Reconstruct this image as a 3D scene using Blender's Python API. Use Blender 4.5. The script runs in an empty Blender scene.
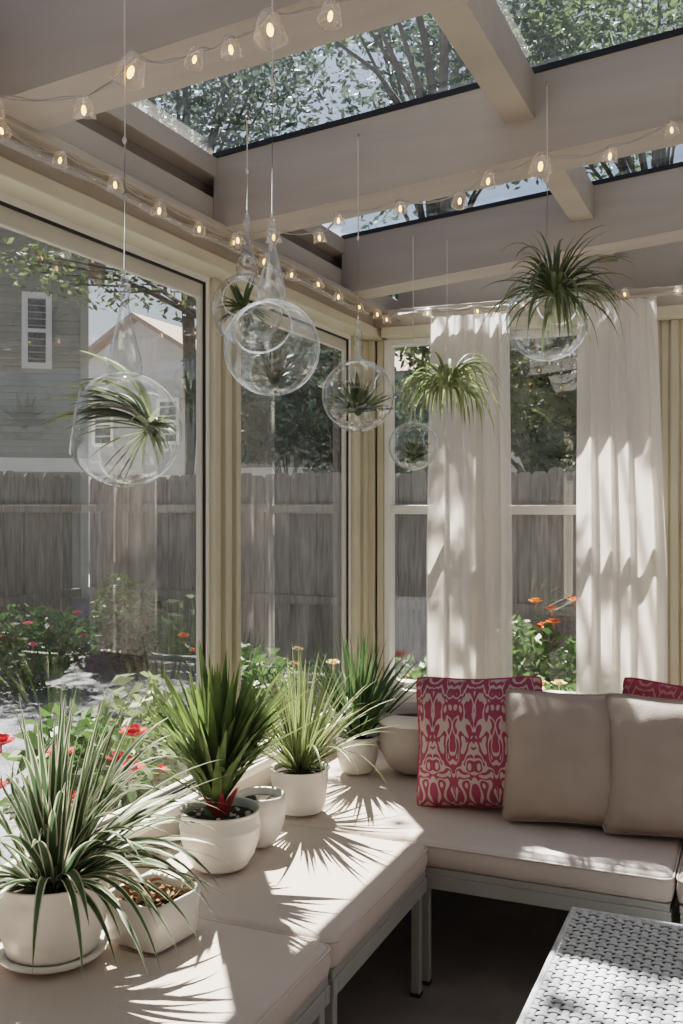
import bpy, math, random
from mathutils import Vector, Matrix
random.seed(7)
PI = math.pi
scene = bpy.context.scene
COL = scene.collection

# ------------------------------------------------------------------ mesh builder
class MB:
    def __init__(s): s.v=[]; s.f=[]; s.uv=[]; s.smooth=True
    def quad(s, a,b,c,d, uv=None):
        n=len(s.v); s.v += [tuple(a),tuple(b),tuple(c),tuple(d)]; s.f.append((n,n+1,n+2,n+3)); s.uv.append(uv)
    def face(s, pts):
        n=len(s.v); s.v += [tuple(p) for p in pts]; s.f.append(tuple(range(n,n+len(pts)))); s.uv.append(None)
    def box(s, x0,x1,y0,y1,z0,z1, mat=None):
        n=len(s.v)
        pts=[(x0,y0,z0),(x1,y0,z0),(x1,y1,z0),(x0,y1,z0),(x0,y0,z1),(x1,y0,z1),(x1,y1,z1),(x0,y1,z1)]
        if mat is not None: pts=[tuple(mat@Vector(p)) for p in pts]
        s.v+=pts
        for f in ((0,3,2,1),(4,5,6,7),(0,1,5,4),(1,2,6,5),(2,3,7,6),(3,0,4,7)):
            s.f.append(tuple(n+i for i in f)); s.uv.append(None)
    def grid(s, fn, nu, nv, closeu=False, uv=True):
        n=len(s.v); mu = nu if closeu else nu+1
        for j in range(nv+1):
            for i in range(mu): s.v.append(tuple(fn(i/nu, j/nv)))
        for j in range(nv):
            for i in range(nu):
                a=n+j*mu+i; b=n+j*mu+(i+1)%mu; c=n+(j+1)*mu+(i+1)%mu; d=n+(j+1)*mu+i
                s.f.append((a,b,c,d)); s.uv.append(((i/nu,j/nv),((i+1)/nu,j/nv),((i+1)/nu,(j+1)/nv),(i/nu,(j+1)/nv)) if uv else None)
    def lathe(s, prof, seg=40, c=(0,0,0), M=None):
        def fn(u,v):
            k=min(int(round(v*(len(prof)-1))),len(prof)-1); r,h=prof[k]
            p=Vector((r*math.cos(2*PI*u), r*math.sin(2*PI*u), h))
            if M is not None: p=M@p
            return (p.x+c[0],p.y+c[1],p.z+c[2])
        s.grid(fn, seg, len(prof)-1, True, False)
    def tube(s, pts, r, seg=8, cap=True):
        pts=[Vector(p) for p in pts]; n0=len(s.v); N=len(pts)
        rs = r if isinstance(r,(list,tuple)) else [r]*N
        up=Vector((0,0,1))
        for i,p in enumerate(pts):
            t=(pts[min(i+1,N-1)]-pts[max(i-1,0)]).normalized()
            a=t.cross(up)
            if a.length<1e-3: a=t.cross(Vector((1,0,0)))
            a.normalize(); b=t.cross(a)
            for k in range(seg):
                q=p+a*(rs[i]*math.cos(2*PI*k/seg))+b*(rs[i]*math.sin(2*PI*k/seg)); s.v.append(tuple(q))
        for i in range(N-1):
            for k in range(seg):
                s.f.append((n0+i*seg+k,n0+i*seg+(k+1)%seg,n0+(i+1)*seg+(k+1)%seg,n0+(i+1)*seg+k)); s.uv.append(None)
        if cap:
            s.f.append(tuple(n0+k for k in range(seg))); s.uv.append(None)
            s.f.append(tuple(n0+(N-1)*seg+k for k in reversed(range(seg)))); s.uv.append(None)
    def leaf(s, p0, d, L, w, droop, seg=9, fold=.35, twist=0., tip=1.0, xmin=None, side0=None, curl=None):
        """strap leaf: starts at p0 heading along d, bends down by gravity"""
        p=Vector(p0); d=Vector(d).normalized(); pts=[]; 
        for i in range(seg+1):
            t=i/seg
            prof = min(1.0, (.55+1.8*t)) * (1-max(0,(t-.35)/.65)**1.7*tip)
            sd=d.cross(Vector((0,0,1)))
            if sd.length<.02: sd = Vector((math.cos(twist*7),math.sin(twist*7),0))
            sd.normalize(); nn=sd.cross(d).normalized()
            sd = (sd*math.cos(twist)+nn*math.sin(twist)); nn=sd.cross(d).normalized()
            hw=w*.5*max(prof,.03)
            l=p-sd*hw+nn*hw*fold; r=p+sd*hw+nn*hw*fold; c=p.copy()
            row=[l,c,r]
            if xmin is not None:
                for q in row:
                    if q.x<xmin: q.x=xmin+ (q.x-xmin)*.04
            pts.append(row)
            p=p+d*(L/seg)
            d=(d+Vector((0,0,-1))*droop/seg*(.35+1.3*t)).normalized()
            if curl is not None: d=(d+Vector(curl)/seg).normalized()
        n=len(s.v)
        for row in pts: s.v+= [tuple(q) for q in row]
        for i in range(seg):
            for k in range(2):
                a=n+i*3+k
                s.f.append((a,a+1,a+4,a+3)); u0=k*.5
                s.uv.append(((u0,i/seg),(u0+.5,i/seg),(u0+.5,(i+1)/seg),(u0,(i+1)/seg)))
    def blob(s, c, r, seg=10, ring=6):
        if not isinstance(r,(tuple,list)): r=(r,r,r)
        s.grid(lambda u,v:(c[0]+r[0]*math.sin(PI*v)*math.cos(2*PI*u), c[1]+r[1]*math.sin(PI*v)*math.sin(2*PI*u), c[2]-r[2]*math.cos(PI*v)), seg, ring, True, False)
    def build(s, name, mat, parent=None, smooth=True, bevel=0, kind=None):
        me=bpy.data.meshes.new(name); me.from_pydata(s.v,[],s.f)
        if any(u is not None for u in s.uv):
            L=me.uv_layers.new(name='UVMap'); k=0
            for f,u in zip(s.f,s.uv):
                for i in range(len(f)):
                    L.data[k].uv = u[i] if u else (0,0); k+=1
        if smooth: me.polygons.foreach_set('use_smooth',[True]*len(s.f))
        me.update(); 
        o=bpy.data.objects.new(name,me); COL.objects.link(o)
        if mat: me.materials.append(mat)
        if parent: o.parent=parent
        if bevel:
            b=o.modifiers.new('bevel','BEVEL'); b.width=bevel; b.segments=2; b.limit_method='ANGLE'
        if kind: o['kind']=kind
        return o

def thing(name, label, cat, loc=(0,0,0), rz=0, group=None):
    o=bpy.data.objects.new(name,None); COL.objects.link(o); o.location=loc; o.rotation_euler=(0,0,rz)
    o.empty_display_size=.05
    o['label']=label; o['category']=cat
    if group: o['group']=group
    return o
def tag(o,label,cat,group=None,kind=None):
    o['label']=label; o['category']=cat
    if group: o['group']=group
    if kind: o['kind']=kind
    return o
def setting(name, label, cat, loc=(0,0,0)):
    o=thing(name,label,cat,loc); o['kind']='structure'; return o
def struct(o,label,cat): return tag(o,label,cat,kind='structure')

# ------------------------------------------------------------------ materials
def nmat(name):
    m=bpy.data.materials.new(name); m.use_nodes=True; nt=m.node_tree; nt.nodes.clear()
    out=nt.nodes.new('ShaderNodeOutputMaterial'); return m,nt,out
def node(nt,t,**k):
    n=nt.nodes.new(t)
    for a,b in k.items():
        if a.startswith('i_'): n.inputs[a[2:].replace('_',' ')].default_value=b
        else: setattr(n,a,b)
    return n
def ramp(nt, stops, interp='LINEAR'):
    r=nt.nodes.new('ShaderNodeValToRGB'); r.color_ramp.interpolation=interp
    e=r.color_ramp.elements
    while len(e)>1: e.remove(e[-1])
    e[0].position=stops[0][0]; e[0].color=(*stops[0][1],1)
    for p,c in stops[1:]:
        x=e.new(p); x.color=(*c,1)
    return r
def simple(name, c1, c2=None, rough=.6, scale=8, bump=0, metal=0, spec=.5, stretch=None, detail=4, bscale=None, transl=0):
    m,nt,out=nmat(name); L=nt.links
    b=node(nt,'ShaderNodeBsdfPrincipled'); b.inputs['Roughness'].default_value=rough; b.inputs['Metallic'].default_value=metal
    b.inputs['Specular IOR Level'].default_value=spec
    tc=node(nt,'ShaderNodeTexCoord'); mp=node(nt,'ShaderNodeMapping')
    if stretch: mp.inputs['Scale'].default_value=stretch
    L.new(tc.outputs['Object'],mp.inputs['Vector'])
    nz=node(nt,'ShaderNodeTexNoise'); nz.inputs['Scale'].default_value=scale; nz.inputs['Detail'].default_value=detail
    L.new(mp.outputs[0],nz.inputs['Vector'])
    r=ramp(nt,[(.3,c1),(.7,c2 or c1)]); L.new(nz.outputs['Fac'],r.inputs[0]); L.new(r.outputs[0],b.inputs['Base Color'])
    if bump:
        n2=node(nt,'ShaderNodeTexNoise'); n2.inputs['Scale'].default_value=bscale or scale*4; n2.inputs['Detail'].default_value=5
        L.new(mp.outputs[0],n2.inputs['Vector'])
        bp=node(nt,'ShaderNodeBump'); bp.inputs['Strength'].default_value=bump; bp.inputs['Distance'].default_value=.01
        L.new(n2.outputs['Fac'],bp.inputs['Height']); L.new(bp.outputs[0],b.inputs['Normal'])
    if transl:
        t=node(nt,'ShaderNodeBsdfTranslucent'); L.new(r.outputs[0],t.inputs['Color'])
        mx=node(nt,'ShaderNodeMixShader'); mx.inputs[0].default_value=transl
        L.new(b.outputs[0],mx.inputs[1]); L.new(t.outputs[0],mx.inputs[2]); L.new(mx.outputs[0],out.inputs[0])
    else: L.new(b.outputs[0],out.inputs[0])
    return m
def glassmat(name, base=.05, edge=.75, power=3.0, tint=(1,1,1), edge_tint=None, rough=0.0, haze=0, hazee=0, hpow=4, bump=0, hcol=(.9,.92,.93)):
    m,nt,out=nmat(name); L=nt.links
    lw=node(nt,'ShaderNodeLayerWeight'); lw.inputs['Blend'].default_value=.5
    pw=node(nt,'ShaderNodeMath',operation='POWER'); pw.inputs[1].default_value=power; L.new(lw.outputs['Facing'],pw.inputs[0])
    ma=node(nt,'ShaderNodeMath',operation='MULTIPLY_ADD'); ma.inputs[1].default_value=edge; ma.inputs[2].default_value=base; ma.use_clamp=True
    L.new(pw.outputs[0],ma.inputs[0])
    tr=node(nt,'ShaderNodeBsdfTransparent'); gl=node(nt,'ShaderNodeBsdfGlossy'); gl.inputs['Roughness'].default_value=rough
    if edge_tint:
        r=ramp(nt,[(0.0,tint),(.55,tint),(1.0,edge_tint)]); L.new(lw.outputs['Facing'],r.inputs[0]); L.new(r.outputs[0],tr.inputs['Color'])
    else: tr.inputs['Color'].default_value=(*tint,1)
    mx=node(nt,'ShaderNodeMixShader'); L.new(ma.outputs[0],mx.inputs[0]); L.new(tr.outputs[0],mx.inputs[1]); L.new(gl.outputs[0],mx.inputs[2]); sh=mx.outputs[0]
    if bump:
        tc=node(nt,'ShaderNodeTexCoord'); nz=node(nt,'ShaderNodeTexNoise'); nz.inputs['Scale'].default_value=22; nz.inputs['Detail'].default_value=1; L.new(tc.outputs['Object'],nz.inputs['Vector'])
        bp=node(nt,'ShaderNodeBump'); bp.inputs['Strength'].default_value=bump; bp.inputs['Distance'].default_value=.01; L.new(nz.outputs['Fac'],bp.inputs['Height']); L.new(bp.outputs[0],gl.inputs['Normal'])
    if haze or hazee:
        p2=node(nt,'ShaderNodeMath',operation='POWER'); p2.inputs[1].default_value=hpow; L.new(lw.outputs['Facing'],p2.inputs[0])
        m2=node(nt,'ShaderNodeMath',operation='MULTIPLY_ADD'); m2.inputs[1].default_value=hazee; m2.inputs[2].default_value=haze; m2.use_clamp=True; L.new(p2.outputs[0],m2.inputs[0])
        df=node(nt,'ShaderNodeBsdfDiffuse'); df.inputs[0].default_value=(*hcol,1); tl=node(nt,'ShaderNodeBsdfTranslucent'); tl.inputs[0].default_value=(*hcol,1)
        mm=node(nt,'ShaderNodeMixShader'); L.new(df.outputs[0],mm.inputs[1]); L.new(tl.outputs[0],mm.inputs[2])
        mf=node(nt,'ShaderNodeMixShader'); L.new(m2.outputs[0],mf.inputs[0]); L.new(sh,mf.inputs[1]); L.new(mm.outputs[0],mf.inputs[2]); sh=mf.outputs[0]
    L.new(sh,out.inputs[0])
    return m
def leafmat(name, dark, light, margin=None, mwidth=.3, transl=.35, rough=.4, tipc=None, basec=None):
    m,nt,out=nmat(name); L=nt.links
    uv=node(nt,'ShaderNodeUVMap'); sp=node(nt,'ShaderNodeSeparateXYZ'); L.new(uv.outputs[0],sp.inputs[0])
    tc=node(nt,'ShaderNodeTexCoord'); nz=node(nt,'ShaderNodeTexNoise'); nz.inputs['Scale'].default_value=14; L.new(tc.outputs['Object'],nz.inputs['Vector'])
    r=ramp(nt,[(.3,dark),(.7,light)]); L.new(nz.outputs['Fac'],r.inputs[0]); col=r.outputs[0]
    if margin:
        a=node(nt,'ShaderNodeMath',operation='SUBTRACT'); a.inputs[1].default_value=.5; L.new(sp.outputs[0],a.inputs[0])
        ab=node(nt,'ShaderNodeMath',operation='ABSOLUTE'); L.new(a.outputs[0],ab.inputs[0])
        rr=ramp(nt,[(max(.0,.5-mwidth-.04),(0,0,0)),(.5-mwidth+.04,(1,1,1))]); L.new(ab.outputs[0],rr.inputs[0])
        mx=node(nt,'ShaderNodeMix',data_type='RGBA'); L.new(rr.outputs[0],mx.inputs['Factor']); L.new(col,mx.inputs['A']); mx.inputs['B'].default_value=(*margin,1); col=mx.outputs['Result']
    for c,stops in ((tipc,[(.72,(0,0,0)),(1.0,(1,1,1))]),(basec,[(0.0,(1,1,1)),(.3,(0,0,0))])):
        if c:
            rr=ramp(nt,stops); L.new(sp.outputs[1],rr.inputs[0])
            mx=node(nt,'ShaderNodeMix',data_type='RGBA'); L.new(rr.outputs[0],mx.inputs['Factor']); L.new(col,mx.inputs['A']); mx.inputs['B'].default_value=(*c,1); col=mx.outputs['Result']
    b=node(nt,'ShaderNodeBsdfPrincipled'); b.inputs['Roughness'].default_value=rough; L.new(col,b.inputs['Base Color'])
    t=node(nt,'ShaderNodeBsdfTranslucent'); L.new(col,t.inputs['Color'])
    mx=node(nt,'ShaderNodeMixShader'); mx.inputs[0].default_value=transl; L.new(b.outputs[0],mx.inputs[1]); L.new(t.outputs[0],mx.inputs[2]); L.new(mx.outputs[0],out.inputs[0])
    return m
def emitmat(name,c,s):
    m,nt,out=nmat(name); e=node(nt,'ShaderNodeEmission'); e.inputs[0].default_value=(*c,1); e.inputs[1].default_value=s
    nt.links.new(e.outputs[0],out.inputs[0]); return m
def damask(name, pink=(.31,.075,.125), cream=(.50,.39,.365)):
    m,nt,out=nmat(name); L=nt.links
    tc=node(nt,'ShaderNodeTexCoord'); sp=node(nt,'ShaderNodeSeparateXYZ'); L.new(tc.outputs['Object'],sp.inputs[0])
    px=node(nt,'ShaderNodeMath',operation='PINGPONG'); px.inputs[1].default_value=.073; L.new(sp.outputs[0],px.inputs[0])
    pz=node(nt,'ShaderNodeMath',operation='PINGPONG'); pz.inputs[1].default_value=.22; L.new(sp.outputs[2],pz.inputs[0])
    zs=node(nt,'ShaderNodeMath',operation='MULTIPLY'); zs.inputs[1].default_value=.55; L.new(sp.outputs[2],zs.inputs[0])
    cb=node(nt,'ShaderNodeCombineXYZ'); L.new(px.outputs[0],cb.inputs[0]); L.new(zs.outputs[0],cb.inputs[2]); cb.inputs[1].default_value=.37
    nz=node(nt,'ShaderNodeTexNoise'); nz.inputs['Scale'].default_value=24; nz.inputs['Detail'].default_value=.6; nz.inputs['Distortion'].default_value=1.1; L.new(cb.outputs[0],nz.inputs['Vector'])
    mu=node(nt,'ShaderNodeMath',operation='MULTIPLY'); mu.inputs[1].default_value=26; L.new(nz.outputs['Fac'],mu.inputs[0])
    sn=node(nt,'ShaderNodeMath',operation='SINE'); L.new(mu.outputs[0],sn.inputs[0])
    r=ramp(nt,[(.0,pink),(.55,pink),(.70,cream),(1,cream)]); 
    ma=node(nt,'ShaderNodeMath',operation='MULTIPLY_ADD'); ma.inputs[1].default_value=.5; ma.inputs[2].default_value=.5; L.new(sn.outputs[0],ma.inputs[0]); L.new(ma.outputs[0],r.inputs[0])
    b=node(nt,'ShaderNodeBsdfPrincipled'); b.inputs['Roughness'].default_value=.85; b.inputs['Specular IOR Level'].default_value=.15; L.new(r.outputs[0],b.inputs['Base Color']); L.new(b.outputs[0],out.inputs[0])
    return m
def curtainmat(name):
    m,nt,out=nmat(name); L=nt.links
    d=node(nt,'ShaderNodeBsdfDiffuse'); d.inputs[0].default_value=(.84,.81,.79,1)
    t=node(nt,'ShaderNodeBsdfTranslucent'); t.inputs[0].default_value=(.90,.86,.83,1)
    tr=node(nt,'ShaderNodeBsdfTransparent'); tr.inputs[0].default_value=(1,.97,.94,1)
    m1=node(nt,'ShaderNodeMixShader'); m1.inputs[0].default_value=.5; L.new(d.outputs[0],m1.inputs[1]); L.new(t.outputs[0],m1.inputs[2])
    m2=node(nt,'ShaderNodeMixShader'); m2.inputs[0].default_value=.16; L.new(m1.outputs[0],m2.inputs[1]); L.new(tr.outputs[0],m2.inputs[2]); L.new(m2.outputs[0],out.inputs[0])
    return m

M={}
M['paint']=simple('beige_paint',(.39,.345,.295),(.44,.385,.33),.55,3,.05)
M['rafter']=simple('rafter_paint',(.36,.315,.275),(.41,.36,.315),.6,5,.08,stretch=(.4,3,3))
M['purlin']=simple('purlin_paint',(.35,.305,.25),(.41,.355,.29),.6,5,.06)
M['trim']=simple('tan_trim',(.52,.48,.365),(.57,.525,.405),.5,4,.03)
M['white_trim']=simple('white_trim',(.74,.72,.68),(.78,.76,.72),.45,4)
M['sash']=simple('sash_paint',(.50,.475,.42),(.54,.51,.45),.45,4)
M['black']=simple('black_gasket',(.012,.013,.016),None,.5)
M['groove']=simple('shadow_board',(.20,.175,.16),(.24,.21,.19),.7,5)  # shade of the header recess put into a darker paint
M['dimwall']=simple('dim_wall',(.22,.19,.17),(.25,.22,.19),.8,3,.05)
M['wall']=simple('wall_plaster',(.55,.50,.45),(.60,.55,.50),.8,3,.05)
M['floor']=simple('floor_stone',(.26,.225,.20),(.36,.31,.28),.55,6,.1)
M['pane']=glassmat('window_glass',.16,.55,3.0,(.90,.91,.89),rough=0.0,haze=.009)
M['roofpane']=glassmat('roof_glass',.06,.5,4.0,(.80,.89,.97),haze=.012,hcol=(.7,.85,1.0))
M['globe']=glassmat('blown_glass',.06,.8,2.6,(.975,.985,.985),(.78,.82,.83),rough=.02,haze=.006,hazee=.45,hpow=7,bump=.12)
M['neckglass']=glassmat('neck_glass',.14,.8,1.6,(.95,.965,.965),(.62,.64,.65),rough=.03,haze=.008,hazee=.25,hpow=4,bump=.6)
M['rimglass']=glassmat('rim_glass',.25,.7,1.2,(.95,.96,.96),(.8,.82,.83),rough=.08,haze=.22,hazee=.3,hpow=2)
M['clear']=glassmat('clear_plastic',.10,.6,1.8,(.95,.95,.94),(.75,.74,.72),rough=.08,haze=.08,hazee=.35,hpow=2)
M['cushion']=simple('taupe_canvas',(.60,.52,.475),(.65,.565,.515),.85,5,.12,bscale=160,spec=.15)
M['frame']=simple('grey_metal',(.36,.345,.32),(.40,.385,.36),.45,4)
M['pillow']=simple('taupe_linen',(.36,.295,.255),(.40,.33,.285),.9,6,.2,bscale=220,spec=.1)
M['damask']=damask('pink_damask')
M['damask2']=damask('coral_damask',(.36,.075,.11),(.46,.24,.22))
M['pinkpipe']=simple('pink_piping',(.40,.05,.11),(.46,.07,.14),.85,20)
M['curtain']=curtainmat('sheer_curtain')
M['ceramic']=simple('white_ceramic',(.70,.67,.63),(.76,.73,.68),.28,5,.02)
M['ceramic_grey']=simple('grey_ceramic',(.36,.325,.295),(.46,.42,.385),.4,7,.05)
M['soil']=simple('potting_soil',(.02,.014,.01),(.07,.05,.035),.95,60,.8,bscale=90)
M['bark']=simple('bark_chips',(.20,.10,.05),(.42,.27,.15),.9,40,.3)
M['wicker']=simple('white_wicker',(.47,.47,.46),(.60,.60,.58),.6,30,.2)
M['wicker_in']=simple('wicker_shadow',(.10,.10,.10),(.14,.14,.14),.8,30)  # shade between the strands put into a dark colour
M['cord']=simple('clear_cord',(.62,.60,.57),None,.4)
M['hook']=simple('brass_hook',(.42,.33,.22),(.5,.4,.28),.35,10,metal=.7)
M['bulb']=emitmat('warm_bulb',(1.0,.50,.18),7)
M['spider']=leafmat('variegated_leaf',(.045,.085,.045),(.09,.145,.075),(.58,.56,.42),.17,.35)
M['strap']=leafmat('strap_leaf',(.09,.145,.045),(.20,.265,.095),None,.3,.4,tipc=(.22,.30,.08))
M['ribbon_plant']=leafmat('striped_leaf',(.10,.145,.05),(.20,.245,.095),(.50,.50,.30),.12,.4)
M['deep']=leafmat('deep_leaf',(.05,.095,.035),(.125,.19,.08),None,.3,.35)
M['airleaf']=leafmat('air_plant_leaf',(.20,.22,.12),(.36,.38,.22),None,.3,.3,rough=.6,basec=(.34,.36,.20))
M['paleair']=leafmat('pale_air_leaf',(.20,.235,.10),(.36,.39,.19),None,.3,.3,rough=.6,basec=(.45,.48,.25))
M['airleaf2']=leafmat('green_air_leaf',(.085,.105,.05),(.19,.215,.10),None,.3,.3,rough=.6)
M['darkleaf']=leafmat('dark_rosette',(.025,.03,.02),(.07,.06,.04),None,.3,.2,rough=.6)
M['rosette']=leafmat('green_rosette',(.045,.075,.03),(.12,.155,.065),None,.3,.3,tipc=(.22,.14,.08))
M['pebble']=simple('white_pebble',(.50,.47,.42),(.66,.63,.58),.8,20)
M['redbract']=simple('red_bract',(.32,.03,.05),(.48,.07,.07),.5,12,transl=.3)
M['fence']=simple('weathered_wood',(.22,.19,.165),(.40,.355,.31),.9,6,.3,stretch=(6,6,.6))
M['gravel']=simple('gravel',(.10,.105,.125),(.27,.275,.31),.9,60,.8,bscale=60)
M['siding']=simple('grey_siding',(.33,.325,.28),(.37,.36,.315),.7,3)
M['lilac']=simple('lilac_siding',(.42,.42,.45),(.46,.46,.49),.7,3)
M['roof']=simple('roof_shingle',(.28,.22,.20),(.36,.29,.26),.9,20,.3)
M['darkglass']=simple('dark_window',(.05,.055,.06),(.08,.085,.09),.2)
M['treeleaf']=simple('tree_leaf',(.07,.105,.045),(.19,.23,.10),.55,1.2,transl=.4)
M['treeleaf2']=simple('oak_leaf',(.045,.065,.05),(.125,.155,.105),.55,1.5,transl=.35)
M['teal']=simple('teal_leaf',(.05,.085,.06),(.10,.15,.10),.6,1.5,transl=.35)
M['bush']=simple('bush_leaf',(.045,.10,.03),(.12,.20,.06),.5,5,transl=.4)
M['bushlight']=simple('pale_bush_leaf',(.10,.15,.06),(.30,.34,.19),.5,6,transl=.4)
M['trunk']=simple('tree_bark',(.06,.05,.04),(.12,.10,.08),.9,12,.4)
for k,c in (('red',(.55,.02,.03)),('orange',(.75,.20,.06)),('pinkf',(.65,.12,.20)),('cream',(.80,.62,.36))):
    M[k]=simple(k+'_petal',c,tuple(min(1,x*1.25) for x in c),.6,20,transl=.3)

# ------------------------------------------------------------------ room constants
XW=-1.68; YB=4.20           # inner faces of the left and back walls
SILL_L=.57; SILL_B=.66; HEAD=2.255
XR=1.75; YF=-1.3
def roof_z(x): return 2.60+.09*(x+1.6)      # top of the rafters
def raf_b(x): return 2.37+.09*(x+1.6)       # underside of the rafters

b=MB(); b.box(XW-.12,XR+.12,YF-.12,YB+.12,-.12,0); struct(b.build('floor',M['floor'],smooth=False),'dark stone floor of the sunroom under the benches','floor')
b=MB(); b.box(XW-.12,XW,YF,YB+.12,0,SILL_L-.03)
struct(b.build('wall_left',M['wall'],smooth=False),'low plaster wall below the left windows','wall')
b=MB(); b.box(XW,XR,YB,YB+.12,0,SILL_B-.03)
struct(b.build('wall_back',M['white_trim'],smooth=False),'low white wall below the curtained back windows','wall')
b=MB(); b.box(XR,XR+.12,YF,YB+.12,0,3.0)
struct(b.build('wall_right',M['dimwall'],smooth=False),'plain plaster house wall on the right','wall')
b=MB(); b.box(XW,XR,YF-.12,YF,0,3.0)
struct(b.build('wall_front',M['dimwall'],smooth=False),'plain plaster wall behind the viewer','wall')

# fluted posts and casings
def fluted(mb, axis, a0, a1, face, z0, z1, n=5, depth=.12):
    w=(a1-a0)/n
    if axis=='y':
        mb.box(face-depth,face-.012,a0,a1,z0,z1)
        for i in range(n): mb.box(face-.03,face+(.008 if i%2==0 else -.006),a0+i*w+.004,a0+(i+1)*w-.004,z0,z1)
    else:
        mb.box(a0,a1,face+.012,face+depth,z0,z1)
        for i in range(n): mb.box(a0+i*w+.004,a0+(i+1)*w-.004,face-(.008 if i%2==0 else -.006),face+.03,z0,z1)
b=MB(); fluted(b,'y',2.812,3.0,XW,SILL_L,HEAD,5,.045); struct(b.build('trim_1',M['trim'],smooth=False,bevel=.004),'fluted tan post between the two left windows','post')
b=MB(); fluted(b,'y',4.03,YB,XW,SILL_L,HEAD,3,.045); fluted(b,'x',XW,-1.596,YB,SILL_L,HEAD,2); b.box(XW-.045,-1.60,YB+.012,YB+.08,SILL_L,HEAD)
struct(b.build('trim_2',M['trim'],smooth=False,bevel=.004),'fluted tan corner post between left and back windows','post')
b=MB(); fluted(b,'x',-.42,-.27,YB,SILL_B,HEAD,4); struct(b.build('trim_3',M['trim'],smooth=False,bevel=.004),'fluted tan post right of the right curtain','post')
b=MB(); fluted(b,'x',-1.20,-1.12,YB,SILL_B,HEAD,2); struct(b.build('trim_4',M['trim'],smooth=False,bevel=.004),'narrow post behind the left curtain','post')
b=MB(); fluted(b,'x',1.3,XR,YB,SILL_B,HEAD,5); struct(b.build('trim_9',M['trim'],smooth=False,bevel=.004),'wide post at the right end of the back wall','post')
b=MB(); fluted(b,'y',YF,YF+.03,XW,SILL_L,HEAD,1); struct(b.build('trim_10',M['trim'],smooth=False,bevel=.004),'thin post at the near end of the left wall','post')
# sills
b=MB(); b.box(XW-.12,XW+.03,YF,YB+.12,SILL_L-.03,SILL_L); struct(b.build('trim_5',M['white_trim'],smooth=False,bevel=.005),'white sill under the left windows','sill')
b=MB(); b.box(XW+.04,XR,YB-.05,YB+.12,SILL_B-.03,SILL_B); struct(b.build('trim_6',M['white_trim'],smooth=False,bevel=.005),'white sill under the back windows','sill')
# left header: casing, rail, ledge, boards up to the glass roof
hd=setting('trim_7','beige header with ledge and boards over the left windows','header')
b=MB(); b.box(XW-.05,-1.60,YF,YB+.12,HEAD,2.298); b.build('casing',M['trim'],hd,False,.004)
b=MB(); b.box(XW-.12,-1.625,YF,YB+.1,2.298,2.36); b.build('board',M['paint'],hd,False,.004)
b=MB(); b.box(XW-.12,-1.555,YF,YB-.06,2.36,2.382); b.build('ledge',M['paint'],hd,False,.004)
b=MB(); b.box(XW-.12,-1.60,YF,YB+.26,2.382,2.475); b.build('board',M['paint'],hd,False,.004)
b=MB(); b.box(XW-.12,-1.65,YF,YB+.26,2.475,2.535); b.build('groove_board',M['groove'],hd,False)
b=MB(); b.box(XW-.12,-1.585,YF,YB+.26,2.535,2.598); b.build('board',M['paint'],hd,False,.004)
# back header
hb=setting('trim_8','beige header and gable board over the back windows','header')
b=MB(); b.box(XW+.10,XR,YB-.08,YB+.12,HEAD,2.298); b.build('casing',M['trim'],hb,False,.004)
b=MB(); b.box(-1.625,XR,YB-.055,YB+.12,2.298,2.36); b.build('board',M['paint'],hb,False,.004)
b=MB(); b.box(-1.57,XR,YB-.05,YB+.26,2.36,2.382); b.build('ledge',M['paint'],hb,False,.004)
b=MB(); x0,x1=-1.60,XR
for (ya,yb_) in ((YB+.20,YB+.26),):
    b.quad((x0,ya,2.382),(x1,ya,2.382),(x1,ya,roof_z(x1)),(x0,ya,roof_z(x0)))
    b.quad((x0,yb_,2.382),(x0,yb_,roof_z(x0)),(x1,yb_,roof_z(x1)),(x1,yb_,2.382))
    b.quad((x0,ya,roof_z(x0)),(x1,ya,roof_z(x1)),(x1,yb_,roof_z(x1)),(x0,yb_,roof_z(x0)))
b.build('gable_board',M['paint'],hb,False)

# windows
def window_y(name,label,y0,y1):
    w=setting(name,label,'window')
    f=MB()
    for a,c,d,e in ((y0,y0+.02,SILL_L,HEAD),(y1-.02,y1,SILL_L,HEAD),(y0+.02,y1-.02,HEAD-.02,HEAD),(y0+.02,y1-.02,SILL_L,SILL_L+.02)): f.box(XW-.045,XW-.010,a,c,d,e)
    f.build('window_frame',M['white_trim'],w,False)
    g=MB(); o=.02; t=.007
    for a,c,d,e in ((y0+o,y0+o+t,SILL_L+o,HEAD-o),(y1-o-t,y1-o,SILL_L+o,HEAD-o),(y0+o+t,y1-o-t,HEAD-o-t,HEAD-o),(y0+o+t,y1-o-t,SILL_L+o,SILL_L+o+t)): g.box(XW-.042,XW-.013,a,c,d,e)
    g.build('gasket',M['black'],w,False)
    s=MB(); o=.024; t=.014; tt=.05
    for a,c,d,e in ((y0+o,y0+o+t,SILL_L+o,HEAD-o),(y1-o-t,y1-o,SILL_L+o,HEAD-o),(y0+o+t,y1-o-t,HEAD-o-tt,HEAD-o),(y0+o+t,y1-o-t,SILL_L+o,SILL_L+o+t)): s.box(XW-.040,XW-.020,a,c,d,e)
    s.build('sash',M['sash'],w,False,.004)
    p=MB(); p.quad((XW-.032,y0+.034,SILL_L+.034),(XW-.032,y1-.034,SILL_L+.034),(XW-.032,y1-.034,HEAD-.07),(XW-.032,y0+.034,HEAD-.07)); p.build('pane',M['pane'],w,False)
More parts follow.
